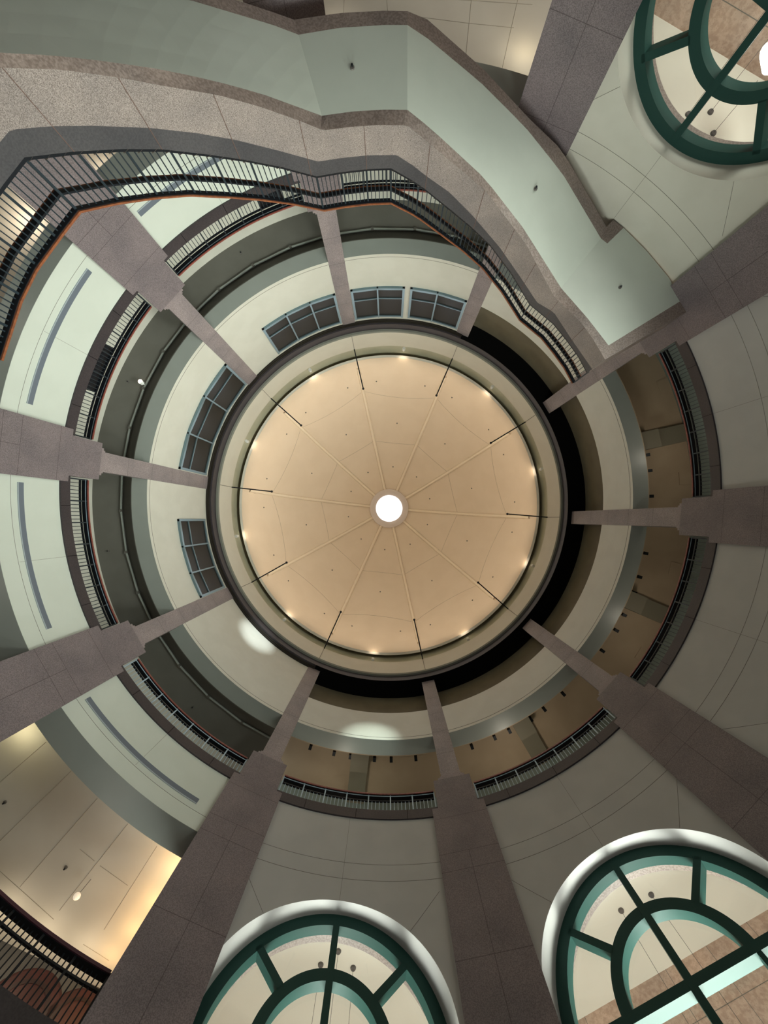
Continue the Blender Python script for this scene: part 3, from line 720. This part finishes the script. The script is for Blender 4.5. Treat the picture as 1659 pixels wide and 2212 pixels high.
# stair railings: one per run
stp = boxmesh('rail_post', (.042, .042, 1.04), stair_bar); stb = boxmesh('baluster', (.02, .02, .98), stair_bar)
def stair_rail(pts, panels, per, label):
    root = empty('stair_railing'); tag(root, label, 'railing', 'stair railings')
    n = panels*per; q = resamp(pts, n)
    nrm = []
    for k in range(n+1):
        a, b = q[max(0, k-1)], q[min(n, k+1)]; dx, dy = b[0]-a[0], b[1]-a[1]; L = hypot(dx, dy); nrm.append((-dy/L, dx/L))
    # inward (towards the axis)
    sgn = 1 if (nrm[0][0]*-q[0][0]+nrm[0][1]*-q[0][1]) > 0 else -1
    nrm = [(x*sgn, y*sgn) for x, y in nrm]
    def off(d, h): return [(p[0]+w_[0]*d, p[1]+w_[1]*d, p[2]+h) for p, w_ in zip(q, nrm)]
    wv = lambda hw: [(w_[0]*hw, w_[1]*hw) for w_ in nrm]
    MB().bar(off(-.03, 1.0), wv(.055), .02).build('top_rail', black_metal, root)
    MB().bar(off(.038, 1.012), wv(.014), .02).build('handrail', wood, root)['label'] = 'orange wooden handrail'
    MB().bar(off(-.10, .70), wv(.05), .02).build('lower_rail', black_metal, root)
    MB().bar(off(-.17, .715), wv(.02), .028).build('lower_handrail', wood, root)['label'] = 'orange wooden lower handrail'
    MB().bar(off(-.04, .03), wv(.035), .025).build('bottom_rail', black_metal, root)
    for k in range(n+1):
        p = q[k]; an = atan2(nrm[k][1], nrm[k][0]); x, y = p[0]-nrm[k][0]*.04, p[1]-nrm[k][1]*.04
        if k % per == 0: inst('post', stp, root, (x, y, p[2]+.5), an)
        else: inst('baluster', stb, root, (x, y, p[2]+.5), an)
stair_rail(A3[:kk[0]+1], 5, 6, 'railing of the lower stair landing at the left frame edge')
stair_rail(A3[kk[0]:kk[1]+1], 7, 6, 'long stair railing of the lower flight, upper left')
stair_rail(A3[kk[1]:kk[2]+1], 3, 6, 'short stair railing of the middle landing, top')
stair_rail(A3[kk[2]:kk[3]+1], 7, 6, 'stair railing of the upper flight, running down to the right')
stair_rail(A3[kk[3]:], 4, 6, 'stair railing of the upper landing beside the right pier')

# ------------------------------------------------------------------ dome fixtures
for i in range(10):
    t = empty('dome_rod'); tag(t, 'thin black ball-tipped rod under the dome, the one at the '+DIRW[i], 'rod', 'black rods around the dome')
    a = TH[i]; p, q = pol(10.57, a, 25.6), pol(7.93, a, 25.75)
    MB().tube([p, q], .038, 8).build('rod', black_metal, t, smooth=True)
    MB().lathe((q[0], q[1], q[2]-.08), [(.001, 0), (.055, .02), (.08, .08), (.055, .14), (.001, .16)], 10).build('ball_tip', black_metal, t, smooth=True)
    g0, g1 = bay(i); am = (g0+g1)/2
    t = empty('cove_spotlight'); tag(t, 'small white lamp in the dome cove, the one at the '+DIRB[i], 'lamp', 'cove lamps around the dome')
    c = pol(10.72, am, 26.45)
    MB().lathe((c[0], c[1], c[2]-.2), [(.001, 0), (.09, 0), (.11, .05), (.11, .30)], 12).build('housing', white_metal, t, smooth=True)
    MB().lathe((c[0], c[1], c[2]+.1), [(.105, 0), (.09, .03), (.001, .04)], 12).build('lens', lamp_white, t, smooth=True)
    MB().box(pol(10.9, am, 26.3), (.3, .04, .04), am).build('bracket', white_metal, t)
    light('cove_lamp_light', 'SPOT', pol(10.38, am, 27.2), 22, (1.0, 0.80, 0.58), .06, target=pol(10.7, am, 28.4), angle=110, blend=1)
    light('cove_wash', 'SPOT', pol(8.7, am, 26.0), 210, (1.0, 0.82, 0.60), .5, target=pol(8.9, am, 31), angle=125, blend=1)
    light('cove_wash', 'SPOT', pol(8.7, TH[i], 26.0), 210, (1.0, 0.82, 0.60), .5, target=pol(8.9, TH[i], 31), angle=125, blend=1)
    # sprinklers
    for da, rp, wh in ((-11.2, 271, 'outer, anticlockwise one'), (11.2, 271, 'outer, clockwise one'), (0, 182, 'middle one'), (0, 89, 'inner one near the skylight')):
        R = 1.0
        for _ in range(230):
            if F*R/dz(R) < rp: R += .04
        s = MB().lathe(pol(R, am+da, dz(R)-.05), [(.001, 0), (.05, .0), (.06, .05), (.02, .07)], 8).build('dome_sprinkler', mat('grey sprinkler', (.12, .11, .1), .5) if 'gs' not in globals() else gs, smooth=True)
        gs = s.data.materials[0]
        tag(s, 'tiny sprinkler on the %s dome panel, %s' % (DIRB[i], wh), 'sprinkler', 'sprinklers on the dome')

# sprinklers and detectors on soffits
def dot(px, py, z, lab, r=.05, drop_=.09):
    p = P(px, py, z); t = empty('ceiling_sprinkler'); tag(t, lab, 'sprinkler', 'sprinkler heads under the soffits')
    MB().lathe((p[0], p[1], z-.03), [(.001, 0), (r, 0), (r, .02), (r, .04)], 12).build('plate', gs, t)
    MB().lathe((p[0], p[1], z-drop_), [(.001, 0), (r*.5, .005), (r*.5, .03), (r*.2, .04), (r*.2, drop_-.03)], 10).build('head', black_metal, t)
for x, y, z, lb_ in ((521, 547, 17.9, 'under the dark gallery ceiling at the upper left'), (277, 825, 17.9, 'beside the lit gallery spotlight'), (234, 1190, 17.9, 'under the dark gallery ceiling at the left'),
                     (417, 1527, 17.9, 'under the dark gallery ceiling at the lower left'), (139, 33, 6.25, 'under the lower stair flight, top left'), (761, 148, 8.44, 'under the middle stair landing'),
                     (1157, 408, 10.7, 'under the upper stair flight'), (1339, 621, 12.13, 'under the upper stair landing'), (12, 1732, ZC, 'on the cream ceiling near the left edge'), (143, 1873, ZC, 'on the cream ceiling above the lit globe')):
    dot(x, y, z, 'black sprinkler head '+lb_)
# gallery spotlight
p = P(303, 824, 17.6); t = empty('gallery_spotlight'); tag(t, 'small white lit spotlight hanging under the dark left gallery ceiling', 'lamp')
q = P(309, 829, 17.72); MB().tube([p, q], .09, 12).build('housing', white_metal, t, smooth=True)
MB().lathe((p[0], p[1], p[2]-.06), [(.001, 0), (.08, .02), (.1, .06), (.08, .11), (.001, .13)], 12).build('lens', lamp_warm, t, smooth=True)
MB().tube([q, (q[0], q[1], 17.9)], .02, 6).build('stem', white_metal, t)
# black track heads below the tan gallery ceiling
heads = [(671, 1613), (722, 1626), (757, 1633), (809, 1639), (845, 1640), (898, 1637), (1019, 1612), (1068, 1592), (1100, 1578), (1146, 1553), (1175, 1531), (1216, 1498),
         (1300, 1405), (1330, 1361), (1347, 1328), (1369, 1280), (1380, 1246), (1393, 1195), (1405, 1072), (1402, 1017), (1397, 983)]
for hk, (x, y) in enumerate(heads):
    hb, ho = (2, hk) if hk < 6 else (1, 11-hk) if hk < 12 else (0, 17-hk) if hk < 18 else (9, 20-hk)
    if hb == 2: ho = 5-hk
    p = P(x, y, 18.2); a = degrees(atan2(p[1], p[0]))
    t = empty('track_head'); tag(t, 'small black track head under the tan ceiling at the %s, %s clockwise' % (DIRB[hb], ORD[ho]), 'lamp', 'black track heads on the tan gallery ceiling')
    MB().box((p[0], p[1], 18.2), (.2, .14, .2), a).build('housing', black_metal, t); MB().box((p[0], p[1], 18.4), (.05, .05, .22), a).build('stem', black_metal, t)
# ceiling beams and access panels of the right gallery
for i in (9, 0, 1, 2):
    g0, g1 = bay(i); am = {9: solveR(1440, 940, 12.6)[0], 0: solveR(1395, 1310, 12.6)[0], 1: solveR(1150, 1600, 12.6)[0], 2: solveR(775, 1660, 12.6)[0]}[i]
    struct('trim_%d' % (20+i), MB().box(pol(12.2, am, 18.1), (1.1, .82, .8), am).box(pol(13.8, am, 18.35), (2.4, .82, .3), am), mat('dark olive beam paint', (.17, .15, .105), .6) if i else bpy.data.materials['dark olive beam paint'] if 'dark olive beam paint' in bpy.data.materials else brown_paint, 'dark boxed beam under the tan gallery ceiling', smooth=False)
for pk, (x, y) in enumerate(((1436, 832), (1481, 1033), (1460, 1230), (1390, 1416))):
    p = P(x, y, 18.49); a = degrees(atan2(p[1], p[0]))
    t = MB().box(p, (.62, .62, .03), a).build('access_panel', tan_paint); tag(t, 'square access panel in the tan gallery ceiling, %s from the top' % ORD[pk], 'access panel', 'access panels in the tan ceiling')
for (xa, ya, xb, yb, lab) in ((231, 743, 190, 839, 'low black cabinet behind the left gallery railing'), (558, 430, 606, 412, 'low black cabinet behind the upper left gallery railing')):
    aa, ab = sorted((solveR(xa, ya, 11.3)[0], solveR(xb, yb, 11.3)[0]))
    t = empty('gallery_cabinet'); tag(t, lab, 'cabinet', 'cabinets on the gallery')
    MB().rev([(11.5, Z_GAL+.08), (11.5, Z_GAL+.93), (12.0, Z_GAL+.93), (12.0, Z_GAL+.08)], aa, ab, 2).build('body', black_metal, t)
    MB().rev([(11.46, Z_GAL+.93), (11.46, Z_GAL+.97), (12.04, Z_GAL+.97), (12.04, Z_GAL+.93)], aa-.1, ab+.1, 2).build('top', black_metal, t)
    MB().rev([(11.56, Z_GAL-.01), (11.56, Z_GAL+.08), (11.95, Z_GAL+.08), (11.95, Z_GAL-.01)], aa+.2, ab-.2, 2).build('plinth', black_metal, t)
# warm lamps above the tan gallery
for i, e in ((9, 10), (0, 10), (1, 18), (2, 14)):
    g0, g1 = bay(i); light('gallery_lamp', 'POINT', pol(13.2, (g0+g1)/2+4, 15.2), e*6, (1, .90, .74), .3)

# ------------------------------------------------------------------ lobby pendants and the globe lamp
def pendant(px, py, z_lamp, lab, lit=True, sc=1.0):
    p = P(px, py, ZC); t = empty('pendant_light'); tag(t, lab, 'pendant light', 'lobby pendant lights')
    MB().lathe((p[0], p[1], ZC-.05), [(.001, 0), (.07, .0), (.085, .03), (.085, .05)], 16).build('canopy', mat('grey canopy', (.09, .085, .085), .4) if 'gcan' not in globals() else gcan, t, smooth=True)
    globals()['gcan'] = t.children[0].data.materials[0]
    MB().tube([(p[0], p[1], ZC-.04), (p[0], p[1], z_lamp)], .006, 5).build('cable', gcan, t)
    MB().lathe((p[0], p[1], z_lamp-.35*sc), [(.001, .02), (.28*sc, 0), (.30*sc, .02), (.06*sc, .33), (.03, .36)], 20).build('lamp_shade', lamp_white if lit else white_metal, t, smooth=True)
pendant(693, 2083, 7.6, 'pendant light on the lobby ceiling, left one in the bottom window'); pendant(763, 2090, 7.2, 'pendant light on the lobby ceiling, right one in the bottom window'); pendant(731, 2054, 7.0, 'pendant light beside the mullion of the bottom window')
pendant(1341, 1966, 6.9, 'pendant light on the lobby ceiling, left one in the bottom right window'); pendant(1406, 1932, 6.9, 'pendant light on the lobby ceiling, right one in the bottom right window')
pendant(1485.6, 248, 8.6, 'pendant light on the lobby ceiling, leftmost in the top right window', False); pendant(1534, 243, 8.8, 'pendant light on the lobby ceiling, upper one in the top right window', False)
pendant(1540, 289, 10.1, 'lit pendant lamp glaring through the top right window', True, 1.5)
p = P(167, 1935, 11.0); t = empty('globe_lamp'); tag(t, 'small lit glass globe lamp under the cream ceiling, lower left', 'lamp')
MB().lathe((p[0], p[1], p[2]-.1), [(.001, 0), (.06, .02), (.09, .06), (.095, .09), (.08, .13), (.04, .16), (.02, .17)], 18).build('globe', emis('frosted lit globe', (1, .85, .66), .5), t, smooth=True)
MB().tube([(p[0], p[1], p[2]+.11), (p[0], p[1], ZC)], .008, 6).build('cable', gcan, t)
# warm cove lamps of the lower-left room
for x, y, e in ((395, 1850, 20), (360, 1910, 22), (315, 1985, 22), (270, 2050, 20), (215, 2110, 16)):
    a = P(x, y, 11.0); light('room_cove_lamp', 'POINT', (a[0], a[1], 10.95), e*1.1, (1, .62, .26), .12)
for x, y, e in ((-30, 2010, 20), (60, 2060, 20), (150, 2100, 16)):
    a = P(x, y, 10.9); light('room_cove_lamp', 'POINT', (a[0], a[1], 10.8), e*1.0, (1, .84, .60), .2)
a = P(10, 1600, 10.9); light('room_cove_lamp', 'POINT', (a[0], a[1], 10.9), 26, (1, .92, .58), .15)
a = P(100, 2060, 9.8); light('room_cove_lamp', 'POINT', (a[0], a[1], 10.7), 4, (1, .84, .6), .3)
a = P(1150, 60, 10.9); light('room_cove_lamp', 'POINT', (a[0], a[1], 10.9), 14, (1, .86, .6), .15)
a = P(720, -10, 10.9); light('room_cove_lamp', 'POINT', (a[0], a[1], 10.9), 6, (1, .9, .75), .15)
light('parapet_fill', 'SPOT', pol(11.3, 118, 15.6), 900, (1, .95, .85), .4, target=pol(11, 312, 19), angle=55, blend=1)  # added spot brightening the upper right parapet; no fixture stands there
a = P(20, 440, 10.9); light('room_cove_lamp', 'POINT', (a[0], a[1], 10.8), 60, (1, .88, .7), .2)
a = P(195, 335, 10.9); light('room_cove_lamp', 'POINT', (a[0], a[1], 10.9), 30, (1, .88, .7), .15)
# two added spots laying bright patches high on the drum
light('patch_spot', 'SPOT', pol(9.5, 312, 14.6), 30000, (.84, .97, 1), .05, target=P(560, 1368, 22.2), angle=8, blend=1)
light('patch_spot', 'SPOT', pol(9.5, 275, 14.4), 22000, (.82, 1, .93), .05, target=P(800, 1603, 17.4), angle=9, blend=1)
